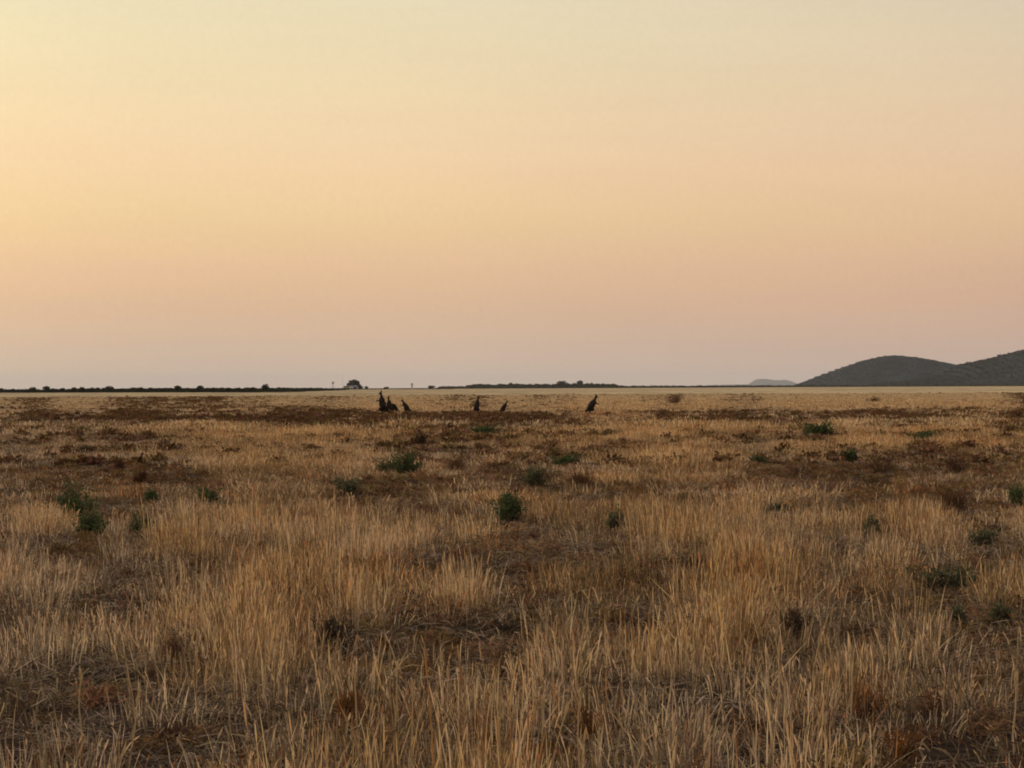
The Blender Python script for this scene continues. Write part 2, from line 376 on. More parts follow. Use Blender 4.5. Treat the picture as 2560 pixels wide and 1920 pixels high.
def twig_weed(n, wide, seed, leaf=True):
    r = np.random.default_rng(seed); b = MB()
    for i in range(n):
        a = r.uniform(0, 2*math.pi); el = r.uniform(.15, 1.45); ln = r.uniform(.45, 1.0)
        d = np.array([math.cos(a)*math.cos(el), math.sin(a)*math.cos(el), math.sin(el)*.85])
        p = np.array([r.normal(0, .1), r.normal(0, .1), 0]); th = r.uniform(0, math.pi); side = np.array([math.cos(th), math.sin(th), .2])
        k = np.cross(d, [0, 0, 1.0])*r.normal(0, .3)
        ts = np.array([0, .4, .75, 1.0]); pts = p + np.outer(ts*ln*.62, d) + np.outer(ts**2*.3, k)
        c = np.array([1, r.uniform(.85, 1.1), r.uniform(.75, 1.15)])*r.uniform(.45, 1.5)
        b.ribbon(pts, wide*np.array([1, .8, .6, .2])*r.uniform(.7, 1.3), side, c)
        if leaf:
            for j in range(4):
                q = pts[1]*(1-j/3)+pts[3]*(j/3); dd = r.normal(0, 1, 3); dd /= np.linalg.norm(dd)
                b.ribbon([q, q+dd*.07, q+dd*.13], wide*np.array([.7, 1.8, .2]), np.cross(dd, side)/max(.2, np.linalg.norm(np.cross(dd, side))), c*r.uniform(.8, 1.3))
    return b
for i in range(7): store('weed_near', twig_weed(55, .009, 400+i).mesh('weed_near', weed_m))
for i in range(6): store('weed_far', twig_weed(34, .04, 450+i).mesh('weed_far', weed_m))
def litter(seed, n=64, wide=.0028):
    r = np.random.default_rng(seed); b = MB()
    for i in range(n):
        a = r.uniform(0, 2*math.pi); p = np.array([r.uniform(-.3, .3), r.uniform(-.3, .3), r.uniform(.0, .05)])
        ln = r.uniform(.04, .17); d = np.array([math.cos(a), math.sin(a), r.normal(0, .22)]); 
        pts = [p, p+d*ln*.5+np.array([0, 0, r.uniform(0, .02)]), p+d*ln]
        tlt = r.uniform(-.8, .8); side = np.array([-math.sin(a)*math.cos(tlt), math.cos(a)*math.cos(tlt), math.sin(tlt)])
        c = np.array([1, r.uniform(.88, 1.02), r.uniform(.75, 1.1)])*r.uniform(.3, 1.45)
        b.ribbon(pts, np.array([1, 1, .4])*wide*r.uniform(.6, 1.5), side, c)
    return b
for i in range(8): store('litter', litter(500+i).mesh('litter', litter_m))

def scatter(name, kind, x, y, scl, tint, label, cat=None, tilt=.06):
    """one stuff object whose points carry the tufts"""
    k = len(x); nf = len(forms[kind].objects)
    me = bpy.data.meshes.new(name); me.vertices.add(k)
    me.vertices.foreach_set('co', np.stack([x, y, ground_h(x, y)-.01], -1).ravel())
    for nm, ty, fld, val in (('scl', 'FLOAT_VECTOR', 'vector', scl), ('tint', 'FLOAT_COLOR', 'color', np.concatenate([tint, np.ones((k, 1))], 1)),
                        ('rot', 'FLOAT_VECTOR', 'vector', np.stack([rng.normal(0, tilt, k), rng.normal(0, tilt, k), rng.uniform(0, 6.28, k)], 1))):
        me.attributes.new(nm, ty, 'POINT').data.foreach_set(fld, np.ascontiguousarray(val, dtype=np.float32).ravel())
    me.attributes.new('form', 'INT', 'POINT').data.foreach_set('value', rng.integers(0, nf, k).astype(np.int32))
    o = link(name, me)
    g = bpy.data.node_groups.new(name + '_growth', 'GeometryNodeTree')
    g.interface.new_socket('Geometry', in_out='INPUT', socket_type='NodeSocketGeometry')
    g.interface.new_socket('Geometry', in_out='OUTPUT', socket_type='NodeSocketGeometry')
    gi, go = g.nodes.new('NodeGroupInput'), g.nodes.new('NodeGroupOutput')
    ci = g.nodes.new('GeometryNodeCollectionInfo'); ci.inputs['Collection'].default_value = forms[kind]
    ci.inputs['Separate Children'].default_value = True; ci.inputs['Reset Children'].default_value = True
    ip = g.nodes.new('GeometryNodeInstanceOnPoints'); ip.inputs['Pick Instance'].default_value = True
    def att(nm, ty):
        a = g.nodes.new('GeometryNodeInputNamedAttribute'); a.data_type = ty; a.inputs[0].default_value = nm; return a.outputs[0]
    g.links.new(gi.outputs[0], ip.inputs['Points']); g.links.new(ci.outputs[0], ip.inputs['Instance'])
    g.links.new(att('form', 'INT'), ip.inputs['Instance Index'])
    g.links.new(att('rot', 'FLOAT_VECTOR'), ip.inputs['Rotation']); g.links.new(att('scl', 'FLOAT_VECTOR'), ip.inputs['Scale'])
    g.links.new(ip.outputs[0], go.inputs[0])
    md = o.modifiers.new('growth', 'NODES'); md.node_group = g
    return tag(o, label, cat, kind='stuff')
def sector(y0, y1, dens, half=16.5):
    """random places in the wedge of field from y0 to y1"""
    th, m = math.tan(R(half-2)), 5.0                                       # the view wedge and a margin of 5 m on either side
    k = int(dens*(th*(y1*y1-y0*y0)+2*m*(y1-y0))); q = rng.random(k)
    y = (-m + np.sqrt(m*m + th*(th*y0*y0+2*m*y0 + q*(th*(y1*y1-y0*y0)+2*m*(y1-y0)))))/th
    x = rng.uniform(-1, 1, k)*(y*th+m)
    return x, y
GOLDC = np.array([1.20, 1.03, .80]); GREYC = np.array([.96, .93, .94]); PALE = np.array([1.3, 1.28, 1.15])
CLEAR = []
def clearing(x, y):
    """shorter straw in front of the shrubs and the kangaroos, hiding less of them"""
    f = np.ones_like(x)
    for cx, cy, w in CLEAR:
        f = np.where((np.abs(x-cx*y/cy) < w*.6) & (y < cy*1.01) & (y > cy*.84), np.minimum(f, .42), f)
    return f
def straw_field(name, kind, y0, y1, dens, hs, wscale, label, under=0.0, dull=1.0):
    x, y = sector(y0, y1, dens); g, d, e = cover(x, y)
    hf = .6*nC_(x*42/np.maximum(y, 14)+31, np.log(y)*10+17)+.4*nA(x*1.7+31, np.log(y)*17+17) if y1 < 100 else nC_(x*.25+31, y*.05+17)
    keep = rng.random(len(x)) < np.clip((600-y)/260, 0, 1)*np.clip(np.where(y < 90, .34+under, .36) + np.where(y < 90, .5, .8)*g - np.where(y < 90, .48-under*.5, .8)*d + np.where(y < 90, 1.9, 1.8)*(hf-.5) + .10*np.clip((19-y)/6, 0, 1), .03, 1); x, y, g, d = x[keep], y[keep], g[keep], d[keep]
    k = len(x)
    h = hs*(.56 + .28*np.clip(g, 0, 1.2) - .25*np.clip(d, 0, 1))*rng.uniform(.65, 1.3, k)
    h = np.clip(h, .07, .62)*clearing(x, y)*np.clip(1.25-y/420, .35, 1)
    gg = np.clip(g*1.1, 0, 1)[:, None]
    cl = (nA(x*1.5+5, y*.55+3)*.6+nB(x*.5+15, y*.2+9)*.4)[:, None]                # weathered and fresher clumps
    tint = (GREYC*(1-gg) + GOLDC*gg)*rng.uniform(.6, 1.2, (k, 1))*np.clip(1+(cl-.5)*2.4, .45, 1.6)
    h_cl = np.clip(1+(cl[:, 0]-.5)*1.6, .55, 1.5)
    rust = rng.random(k) < .07 + .2*np.clip(d, 0, 1); tint[rust] *= np.array([.62, .42, .3])
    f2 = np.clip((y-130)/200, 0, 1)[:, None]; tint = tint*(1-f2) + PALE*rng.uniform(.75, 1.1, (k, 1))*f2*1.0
    h = h*h_cl*np.where(rng.random(k) < .12, 1.35, rng.uniform(.6, 1.1, k)); tint = tint*dull
    w = wscale*rng.uniform(.75, 1.3, k)
    return scatter(name, kind, x, y, np.stack([w, w, h], 1), tint, label, 'grass')
# ------------------------------------------------------------------ shrubs, each a thing
shrub_green = plant_mat('green_leaves', (.088, .108, .044), False, .2)
shrub_olive = plant_mat('olive_leaves', (.12, .118, .062), False, .2)
shrub_brown = plant_mat('dead_brown_leaves', (.12, .055, .028), False, .15)
shrub_dark = plant_mat('dark_twigs', (.055, .035, .024), False, .1)
shrub_rust = plant_mat('rust_stems', (.22, .095, .03), False, .25)
stem_m = plant_mat('woody_stems', (.10, .07, .05), False, 0)
def shrub_meshes(w, h, mat, seed, dens=1.0, leaf=.05, skew=0.0):
    """radiating stems and leaves through a ragged dome; w, h in metres"""
    r = np.random.default_rng(seed); st = MB(); lf = MB()
    lobes = [(r.uniform(-.32, .32)*w, r.uniform(-.25, .25)*w, r.uniform(.45, .95)) for _ in range(r.integers(4, 7))]
    for i in range(int(34*dens)+8):
        cx, cy, ch = lobes[i % len(lobes)]
        tip = np.array([cx + r.normal(0, .17)*w + skew*w*.2, cy + r.normal(0, .14)*w, h*ch*r.uniform(.55, 1.08)])
        base = np.array([tip[0]*.15, tip[1]*.15, -.03]); mid = base*.45+tip*.55+np.array([r.normal(0, .03), r.normal(0, .03), -.03*h])
        st.tube([base, mid, tip], [.007, .005, .002], 3, np.array([1, 1, 1])*r.uniform(.7, 1.3))
        for j in range(int(22*dens)+5):
            u = r.uniform(.35, 1.05); p = (base*(1-u)+tip*u) + r.normal(0, .045, 3)*np.array([w, w, h])*1.0
            p[2] = max(p[2], .02)
            dd = r.normal(0, 1, 3) + np.array([0, 0, .6]); dd /= np.linalg.norm(dd); sd_ = np.cross(dd, r.normal(0, 1, 3)); sd_ /= np.linalg.norm(sd_)
            L_ = leaf*r.uniform(.6, 1.5); c = np.array([r.uniform(.85, 1.2), 1, r.uniform(.75, 1.2)])*r.uniform(.5, 1.6)
            if mat in (shrub_brown, shrub_dark, shrub_rust):                       # leafless: fine forking twigs instead
                for q_ in range(2):
                    dd = r.normal(0, .7, 3) + np.array([tip[0], tip[1], tip[2]])/max(h, .05)*.8; dd /= np.linalg.norm(dd)
                    sd_ = np.cross(dd, r.normal(0, 1, 3)); sd_ /= np.linalg.norm(sd_); T = min(h, .3)*r.uniform(.15, .38); tw = leaf*.055
                    pp = p + r.normal(0, .03, 3)*np.array([w, w, h]); pp[2] = max(pp[2], .01)
                    lf.ribbon([pp, pp+dd*T*.55+np.array([0, 0, T*.05]), pp+dd*T], np.array([1, .9, .3])*tw, sd_, c)
                continue
            lf.ribbon([p, p+dd*L_*.5, p+dd*L_], np.array([.12, .27, .04])*L_, sd_, c)
    return st.mesh('stems', stem_m), lf.mesh('foliage', mat)
def shrub(name, cat, px, base, wpx, hpx, mat, label, dens=1.0, leaf=None, skew=0.0, seed=None, group=None):
    p = ground_at(px, base); k = p.y/FPX
    w, h = wpx*k, hpx*k
    if cat == 'shrub': CLEAR.append((p.x, p.y, w))
    elif base > 1400: dens *= .4; h *= .8
    else: dens *= .7
    ob = empty(name, (p.x, p.y, float(ground_h(np.array([p.x]), np.array([p.y]))[0])), random.uniform(-.2, .2))
    sd_ = seed or int(px*7+base)
    a, b = shrub_meshes(w*1.25, h*1.25, mat, sd_, dens, leaf or min(.16, max(.028, (4.5 if cat == 'shrub' else 3.2)*k)), skew)
    link('stems', a, ob); link('foliage', b, ob)
    return tag(ob, label, cat, group)
GS = 'green shrubs scattered over the dry plain'
for a in [
 (1012,1190,74,55,shrub_green,'dark green leafy shrub, largest near the centre of the plain',1.5),
 (962,1186,52,42,shrub_olive,'olive green low bush touching the left side of the big dark green shrub',.9),
 (868,1238,64,46,shrub_olive,'dull green low shrub below and left of the central dark green shrub',.9),
 (192,1296,92,76,shrub_green,'tall dark green shrub, upper one of the pair on the far left',1.4),
 (150,1286,44,50,shrub_olive,'pale olive bush on the left flank of the tall shrub at far left',.8),
 (222,1356,66,66,shrub_green,'green shrub just in front of and below the tall shrub at far left',1.2),
 (382,1268,36,44,shrub_green,'small round green shrub between the left pair and the forked shrub',1.2),
 (350,1338,58,44,shrub_green,'low broken green shrub right of the paired shrubs at far left',.8),
 (524,1262,52,38,shrub_green,'small forked green shrub in the left middle of the plain',.9),
 (1266,1312,64,64,shrub_green,'upright green shrub standing alone at the centre above the golden grass',1.5),
 (1538,1334,44,64,shrub_olive,'thin grey green sprig right of the lone central shrub',.6),
 (1203,1088,46,22,shrub_green,'low flat dark green bush beyond the centre, larger of two side by side',1.2),
 (1258,1088,30,13,shrub_olive,'very small olive bush right of the low flat dark green bush',.8),
 (1522,1090,42,14,shrub_olive,'low olive bush on the far golden band right of centre',.8),
 (1416,1168,62,30,shrub_green,'low wide dark green bush behind the round olive brown bush',1.2),
 (1342,1220,60,52,shrub_olive,'round olive brown bush right of centre',1.6),
 (2048,1092,72,34,shrub_green,'spreading dark green bush on the far golden band at right',1.5),
 (2312,1102,62,22,shrub_green,'low long green bush far right beyond the golden grass',.9),
 (2122,1160,38,28,shrub_green,'compact green bush right of centre below the spreading bush',1.3),
 (1898,1164,34,22,shrub_olive,'small dull green bush left of the compact green bush',.9),
 (1946,1288,36,30,shrub_olive,'faint dull green tuft among brown weeds at right',.6),
 (2552,1272,60,52,shrub_green,'green shrub cut off by the right edge',1.2),
 (2184,1344,34,46,shrub_olive,'narrow green shrub in the right middle ground',1.0),
 (2458,1374,66,46,shrub_olive,'mid green leafy bush at right above the olive grass',1.0),
 (2370,1478,150,62,shrub_olive,'wide sparse olive green bush in the straw at right',.8),
 (2396,1572,44,42,shrub_olive,'small dull green bush in foreground straw, left of two at right',.6),
 (2502,1572,46,48,shrub_olive,'small dull green bush in foreground straw, right of two at right',.6)]:
    shrub('green_shrub', 'shrub', *a[:6], dens=a[6], group=GS)
DW = 'dead brown bushes on the plain'
for a in [
 (1052,1114,28,36,shrub_dark,'small dark dead bush alone on the golden band left of centre',1.0),
 (848,1102,28,20,shrub_dark,'tiny dark bush on the golden band left of the small dark dead bush',.8),
 (205,1138,40,26,shrub_dark,'small dark drooping dead bush on the golden band at far left',.7),
 (1690,1013,36,24,shrub_brown,'dark brown bush far out on the pale plain, right of the lone kangaroo',1.4),
 (2180,1008,28,18,shrub_brown,'small brown bush far out on the pale plain in front of the hills',1.2),
 (350,1212,26,34,shrub_brown,'small maroon dead bush in the dark band at left',1.1),
 (298,1180,24,24,shrub_brown,'tiny maroon dead bush at the top of the dark band at left',1.1),
 (1130,1185,60,40,shrub_brown,'rust brown dead bush right of the central dark green shrub',1.0),
 (1452,1222,90,42,shrub_brown,'low maroon dead bush right of the round olive bush',1.1),
 (2208,1182,80,50,shrub_brown,'brown dead bush at right above the bare ground',.9),
 (2392,1190,60,60,shrub_brown,'upright rust dead bush at right, behind the largest rust bush',.9),
 (2396,1286,90,70,shrub_brown,'largest rust brown dead bush at right',1.2),
 (838,1626,96,104,shrub_dark,'large dark dead bush in the foreground left of centre',1.2),
 (1752,1440,104,64,shrub_dark,'dark domed dead bush right of centre in the straw',1.2),
 (1262,1588,80,60,shrub_dark,'dark grey dead bush in the gap at centre foreground',.7),
 (1992,1600,84,88,shrub_dark,'black hollow dead bush in the foreground at right',.9),
 (460,1664,104,92,shrub_brown,'brown dead bush in the foreground at left',1.0),
 (872,1812,66,90,shrub_rust,'orange brown dead bush low in the foreground left of centre',1.0),
 (1480,1850,100,130,shrub_rust,'large orange brown dead bush in the centre foreground',.8),
 (2170,1800,84,120,shrub_rust,'orange brown leggy bush in the right foreground',.7),
 (2262,1905,110,100,shrub_rust,'orange brown bush at the bottom edge on the right',.8),
 (2136,1600,110,60,shrub_brown,'brown dead bush right of the black hollow bush',.8),
 (1540,1568,160,36,shrub_dark,'long low dark bush lying in the gap right of centre',.8),
 (440,1850,70,50,shrub_brown,'small brown dead bush low in the left foreground',.7)]:
    shrub('dead_bush', 'dead bush', *a[:6], dens=a[6], group=DW, leaf=None)

for a_, b_, w_ in ((1018,1033,.9),(1260,1032,.9)):
    p = ground_at(a_, b_); CLEAR.append((p.x, p.y, w_))
straw_field('dry_grass', 'straw_near', 8.6, 30, 32, .42, .8, 'tall straw coloured dry grass standing across the foreground')
straw_field('dry_grass', 'straw_mid', 30, 85, 13, .24, 1.0, 'golden dry grass across the middle of the plain')
straw_field('dry_grass', 'straw_near', 8.6, 32, 22, .20, 1.0, 'short fine stubble filling the gaps between the foreground stalks', .30, np.array([.86, .86, .89]))
straw_field('dry_grass', 'straw_mid', 32, 90, 7, .15, 1.1, 'short dull stubble between the golden tufts of the middle plain', .32, np.array([.86, .84, .85]))
straw_field('dry_grass', 'straw_far', 85, 520, 2.4, .27, 1.0, 'pale dry grass on the far plain under the horizon')
def weed_field(name, kind, y0, y1, dens, size, label):
    x, y = sector(y0, y1, dens); g, d, e = cover(x, y)
    keep = rng.random(len(x)) < np.clip(np.where(y < 110, .32, .05) + .85*d, 0, 1)*np.clip(1.1-(y-200)/330, 0, 1); x, y, d = x[keep], y[keep], d[keep]
    k = len(x); s = size*rng.uniform(.45, 1.25, k)
    tint = np.stack([rng.uniform(.6, 1.35, k)]*3, 1)*np.stack([np.ones(k), rng.uniform(.84, 1.08, k), rng.uniform(.75, 1.1, k)], 1)
    gy_ = (rng.random(k) < .35) & (y < 110); tint[gy_] *= np.array([1.5, 1.7, 1.75])
    scatter(name, kind, x, y, np.stack([s, s, s*rng.uniform(.45, .85, k)], 1), tint, label, 'weeds')
weed_field('dead_weeds', 'weed_near', 8.6, 48, 9.0, .30, 'low rust brown dead weeds in the gaps between the grass')
weed_field('dead_weeds', 'weed_far', 48, 560, 1.6, .50, 'dark brown dead weeds in streaks across the far plain')
x, y = sector(8.6, 34, 9)
k = len(x); s = rng.uniform(.7, 1.4, k)
scatter('straw_litter', 'litter', x, y, np.stack([s, s, s], 1), np.stack([rng.uniform(.5, 1.2, k)]*3, 1), 'fallen straw and twigs lying on the soil', 'straw litter', .03)

# ------------------------------------------------------------------ single tall stalks in the foreground
stalk_m = plant_mat('pale_stalk', (.58, .41, .22), False, .25)
def stalk(px0, y0, px1, y1, label, wpx=5.0):
    y0c = min(y0, 2050); p = ground_at(px0, y0c); k = p.y/FPX
    tip = Vector(((px1-px0)*k, random.uniform(-.04, .04), (y0-y1)*k))
    b = MB(); r = wpx*k*.5
    mid = tip*.5 + Vector((random.uniform(-.012, .012), random.uniform(-.01, .01), 0))
    b.tube([(0, 0, -.03), tuple(mid*.5), tuple(mid), tuple(mid*.5+tip*.5), tuple(tip)], [r, r*.95, r*.85, r*.75, r*.3], 5)
    o = link('grass_stalk', b.mesh('grass_stalk', stalk_m), None, p)
    hd = MB(); d = tip.normalized()
    for i in range(16):
        q = tip*(.80+.2*i/15); a = random.uniform(0, 6.28); v = (d*1.0+Vector((math.cos(a), math.sin(a), 0))*.35)*(.035)
        hd.ribbon([tuple(q), tuple(q+v*.5), tuple(q+v)], [.001, .003, .0005], (math.sin(a), -math.cos(a), 0))
    link('seed_head', hd.mesh('seed_head', stalk_m), o)
    tag(o, label, 'grass stalk', 'single pale stalks in the foreground')
for a in [
 (1031,1935,1034,1710,'pale grass stalk by the dark pit at the bottom, left of centre'),
 (986,1860,994,1662,'thick pale grass stalk just left of the stalk by the dark pit'),
 (893,1840,886,1670,'pale stalk at the left end of the dark pit'),
 (1355,1868,1358,1748,'short straight stalk alone over the bare litter at bottom centre'),
 (1370,1950,1421,1756,'long stalk leaning right over the bare litter at bottom centre'),
 (1453,1960,1448,1735,'upright stalk in front of the large orange brown bush'),
 (1490,1960,1499,1842,'short stalk at the bottom edge right of the orange brown bush'),
 (1771,1880,1770,1795,'short lone stalk over dark litter right of bottom centre'),
 (1940,1830,1950,1600,'tallest thick stalk in the clump below the black hollow bush'),
 (1922,1820,1922,1640,'thin stalk beside the tallest thick stalk at right'),
 (2028,1750,2052,1590,'pale stalk leaning right in the right foreground'),
 (2066,1960,2064,1790,'right one of two bare stalks at the bottom right'),
 (2040,1955,2050,1800,'left one of two bare stalks at the bottom right'),
 (2126,1810,2128,1625,'stalk beside the orange brown leggy bush at right'),
 (2530,1850,2540,1690,'pale stalk near the right edge'),
 (361,1700,361,1620,'short pale stalk in front of the brown bush at left'),
 (531,1705,535,1578,'bright stalk right of the brown bush at left'),
 (206,1850,204,1682,'tall pale stalk in the left foreground'),
 (318,1935,346,1725,'stalk leaning right in the left foreground'),
 (577,1840,574,1748,'lone stalk over bare litter in the left foreground'),
 (1748,1530,1764,1440,'bent pale stalk rising in front of the dark domed bush'),
 (812,1905,820,1858,'very short bright stalk at the bottom left of centre')]:
    stalk(*a)

# ------------------------------------------------------------------ kangaroos
fur, ft = new_mat('kangaroo_fur'); n = ft.nodes.new; l = ft.links.new
tcn = n('ShaderNodeTexCoord'); tn = n('ShaderNodeTexNoise'); tn.inputs['Scale'].default_value = 7; tn.inputs['Detail'].default_value = 8; l(tcn.outputs['Object'], tn.inputs['Vector'])
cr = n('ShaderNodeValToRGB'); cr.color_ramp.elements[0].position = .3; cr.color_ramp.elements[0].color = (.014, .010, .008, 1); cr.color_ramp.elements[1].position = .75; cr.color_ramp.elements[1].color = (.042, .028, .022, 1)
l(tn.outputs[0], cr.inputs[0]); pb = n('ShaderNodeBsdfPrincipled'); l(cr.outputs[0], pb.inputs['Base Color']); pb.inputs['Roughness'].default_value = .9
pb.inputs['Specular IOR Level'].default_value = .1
oo = n('ShaderNodeOutputMaterial'); l(pb.outputs[0], oo.inputs[0])
eye_m = plain_mat('dark_eye', (.01, .008, .007), var=.1, rough=.15, spec=.5)
def rot2(p, c, a):
    x, z = p[0]-c[0], p[1]-c[1]; return (c[0]+x*math.cos(a)-z*math.sin(a), c[1]+x*math.sin(a)+z*math.cos(a))
def kangaroo(px, base, top, face, pose, label, turn=0.0, dist=None):
    """built facing +X, feet on z=0; face = +1 looks right, -1 looks left"""
    p = ground_at(px, base); H = (CAMZ - (top-horizon(px))/FPX*p.y)
    V = []; E = []; Rd = []
    def add(x, y, z, r, par=None):
        V.append((x, y, z)); Rd.append(r)
        if par is not None: E.append((par, len(V)-1))
        return len(V)-1
    if pose == 'upright':     # tall, on the hind legs, arms held in front
        sp = dict(pel=(0,.44,.175), bel=(.05,.62,.185), mid=(.07,.80,.16), che=(.09,.97,.125), nb=(.11,1.10,.066), nt=(.12,1.22,.048), hd=(.15,1.31,.060), mz=(.25,1.27,.034), no=(.30,1.25,.022)); lean = 0.0
        arms = ((.24,.84), (.40,.84))
    elif pose == 'leaning':   # body pitched forward a little, head up
        sp = dict(pel=(0,.42,.18), bel=(.10,.58,.19), mid=(.19,.73,.165), che=(.28,.86,.100), nb=(.34,.97,.062), nt=(.38,1.08,.046), hd=(.42,1.16,.057), mz=(.52,1.12,.033), no=(.57,1.10,.022)); lean = 0.0
        arms = ((.42,.70), (.56,.68))
    elif pose == 'hunched':   # back arched, head low
        sp = dict(pel=(0,.40,.165), bel=(.10,.55,.165), mid=(.24,.62,.130), che=(.37,.64,.100), nb=(.46,.70,.062), nt=(.53,.79,.047), hd=(.57,.86,.056), mz=(.67,.82,.033), no=(.72,.80,.022)); lean = 0.0
        arms = ((.44,.44), (.50,.30))
    topz = sp['hd'][1] + .06 + .10
    q = {}
    q['pel'] = add(sp['pel'][0], 0, sp['pel'][1], sp['pel'][2])
    prev = q['pel']
    for kx in ('bel', 'mid', 'che', 'nb', 'nt', 'hd', 'mz', 'no'):
        prev = q[kx] = add(sp[kx][0], 0, sp[kx][1], sp[kx][2], prev)
    for s_ in (-1, 1):
        e0 = add(sp['hd'][0]-.02, s_*.035, sp['hd'][1]+.065, .020, q['hd'])          # ears
        e1 = add(sp['hd'][0]-.035, s_*.06, sp['hd'][1]+.12, .022, e0); add(sp['hd'][0]-.04, s_*.07, sp['hd'][1]+.165, .008, e1)
        sh = add(sp['che'][0]+.03, s_*.10, sp['che'][1]-.02, .042, q['che'])          # arms
        el = add(arms[0][0], s_*.12, arms[0][1], .030, sh); wr = add(arms[1][0], s_*.08, arms[1][1], .020, el); add(arms[1][0]+.04, s_*.075, arms[1][1]-.05, .022, wr)
        hp = add(.02, s_*.11, .40, .105, q['pel'])                                    # hind legs
        kn = add(.23, s_*.15, .34, .08, hp); ho = add(-.05, s_*.15, .12, .034, kn); an = add(-.04, s_*.15, .05, .034, ho)
        ml = add(.16, s_*.155, .03, .034, an); add(.33, s_*.16, .02, .018, ml)
    tl = q['pel']
    for x_, z_, r_ in ((-.16,.30,.095), (-.32,.17,.066), (-.52,.08,.048), (-.75,.045,.034), (-1.0,.035,.018)): tl = add(x_, 0, z_, r_, tl)
    me = bpy.data.meshes.new('skeleton'); me.from_pydata(V, E, [])
    tmp = bpy.data.objects.new('skeleton', me); C.objects.link(tmp)
    tmp.modifiers.new('s', 'SKIN').use_smooth_shade = True
    for i, sv in enumerate(me.skin_vertices[0].data): sv.radius = (Rd[i]*(1.3 if V[i][2] > .55 else 1.08 if Rd[i] > .1 else 1.25),)*2; sv.use_root = (i == 0)
    sb = tmp.modifiers.new('u', 'SUBSURF'); sb.levels = 2; sb.render_levels = 2
    dg = bpy.context.evaluated_depsgraph_get()
    body = bpy.data.meshes.new_from_object(tmp.evaluated_get(dg)); body.name = 'kangaroo_body'
    bpy.data.objects.remove(tmp)
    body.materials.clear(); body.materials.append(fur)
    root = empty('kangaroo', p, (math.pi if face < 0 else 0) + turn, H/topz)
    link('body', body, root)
    for s_ in (-1, 1):
        eb = MB(); c = Vector((sp['hd'][0]+.035, s_*.048, sp['hd'][1]+.015))
        for i in range(4):
            pass
        eb.tube([tuple(c+Vector((0, s_*-.012, 0))), tuple(c), tuple(c+Vector((0, s_*.010, 0)))], [.010, .013, .004], 8)
        link('eye', eb.mesh('eye', eye_m, True), root)
    return tag(root, label, 'kangaroo', 'kangaroos standing in the dry grass')
kangaroo(958, 1036, 976, -1, 'upright', 'tallest kangaroo, upright and facing left, leftmost of the mob', turn=.35)
kangaroo(974, 1033, 989, -1, 'upright', 'dark upright kangaroo second from the left, pressed against its neighbour', turn=1.0)
kangaroo(988, 1031, 1001, -1, 'hunched', 'hunched kangaroo close behind the second one, third from the left', turn=.8)
kangaroo(1018, 1033, 996, -1, 'leaning', 'kangaroo leaning forward to the left, rightmost of the left cluster', turn=.2)
kangaroo(1191, 1034, 988, 1, 'upright', 'kangaroo facing right with a forepaw out, left one of the two near the centre', turn=.15)
kangaroo(1257, 1033, 999, 1, 'leaning', 'smallest crouching kangaroo facing right at the centre')
kangaroo(1475, 1036, 985, 1, 'leaning', 'lone kangaroo leaning to the right, rightmost of the mob', turn=.3)

# ------------------------------------------------------------------ trees on the skyline
bark = plain_mat('bark', (.08, .06, .05), scale=8)
leaf_m = plant_mat('gum_leaves', (.040, .042, .026), False, .15)
def crown_mesh(w, h, seed, lo=.18, n=420, leaf=.09, mid=.64):
    r = np.random.default_rng(seed); b = MB()
    lobes = [(r.uniform(-.33, .33), r.uniform(-.3, .3), r.uniform(mid-.18, mid+.18), r.uniform(.16, .30)) for _ in range(7)] + [(0, 0, mid+.12, .28)]
    for i in range(n):
        lx, ly, lz, lr = lobes[i % 8]; v = r.normal(0, 1, 3); v /= np.linalg.norm(v); v *= lr*r.uniform(.5, 1.05)
        p = np.array([(lx+v[0])*w, (ly+v[1])*w, max(lo, lz+v[2]*.8)*h])
        dd = r.normal(0, 1, 3); dd /= np.linalg.norm(dd); sd_ = np.cross(dd, r.normal(0, 1, 3)); sd_ /= np.linalg.norm(sd_)
        L_ = leaf*h*r.uniform(.7, 1.5)
        b.ribbon([p-dd*L_*.5, p, p+dd*L_*.5], np.array([.12, .45, .1])*L_, sd_, np.array([1, 1, r.uniform(.8, 1.2)])*r.uniform(.5, 1.5))
    return b.mesh('crown', leaf_m)
def trunk_mesh(w, h, seed):
    r = np.random.default_rng(seed); b = MB()
    b.tube([(0, 0, -.3), (.01*w, 0, .2*h), (.03*w, .01*w, .45*h)], [.035*h, .028*h, .018*h], 7)
    for i in range(5):
        a = i*1.3+r.uniform(0, .5)
        b.tube([(.02*w, 0, .3*h), (.16*w*math.cos(a), .16*w*math.sin(a), .5*h), (.3*w*math.cos(a), .3*w*math.sin(a), .7*h)], [.016*h, .010*h, .004*h], 5)
    return b.mesh('trunk', bark)
TR = [(crown_mesh(1.25, 1, 700+i, lo=.01, n=520, leaf=.12, mid=.42), trunk_mesh(1.5, 1, 800+i)) for i in range(5)]
def tree(px, top, base, wpx, dist, label, group, v):
    p = at_dist(px, dist); k = dist/FPX; h = (base-top)*k*(1.8 if group and 'left' in group else random.uniform(1.05, 1.35)); w = wpx*k/1.4
    root = empty('scrub_tree', p, random.uniform(0, 6.28), (w, w, h))
    cm, tm = TR[v % 5]
    link('crown', cm, root); link('trunk', tm, root)
    return tag(root, label, 'tree', group)
GL = 'scrub trees in a line along the left horizon'
TALL = {404/3.456: 'tallest bushy tree at the left end of the skyline tree line', 950/3.456: 'domed tree in the middle of the left skyline tree line',
        1530/3.456: 'dark domed tree right of the middle of the left skyline tree line', 1730/3.456: 'dark peaked tree near the right end of the left skyline tree line'}
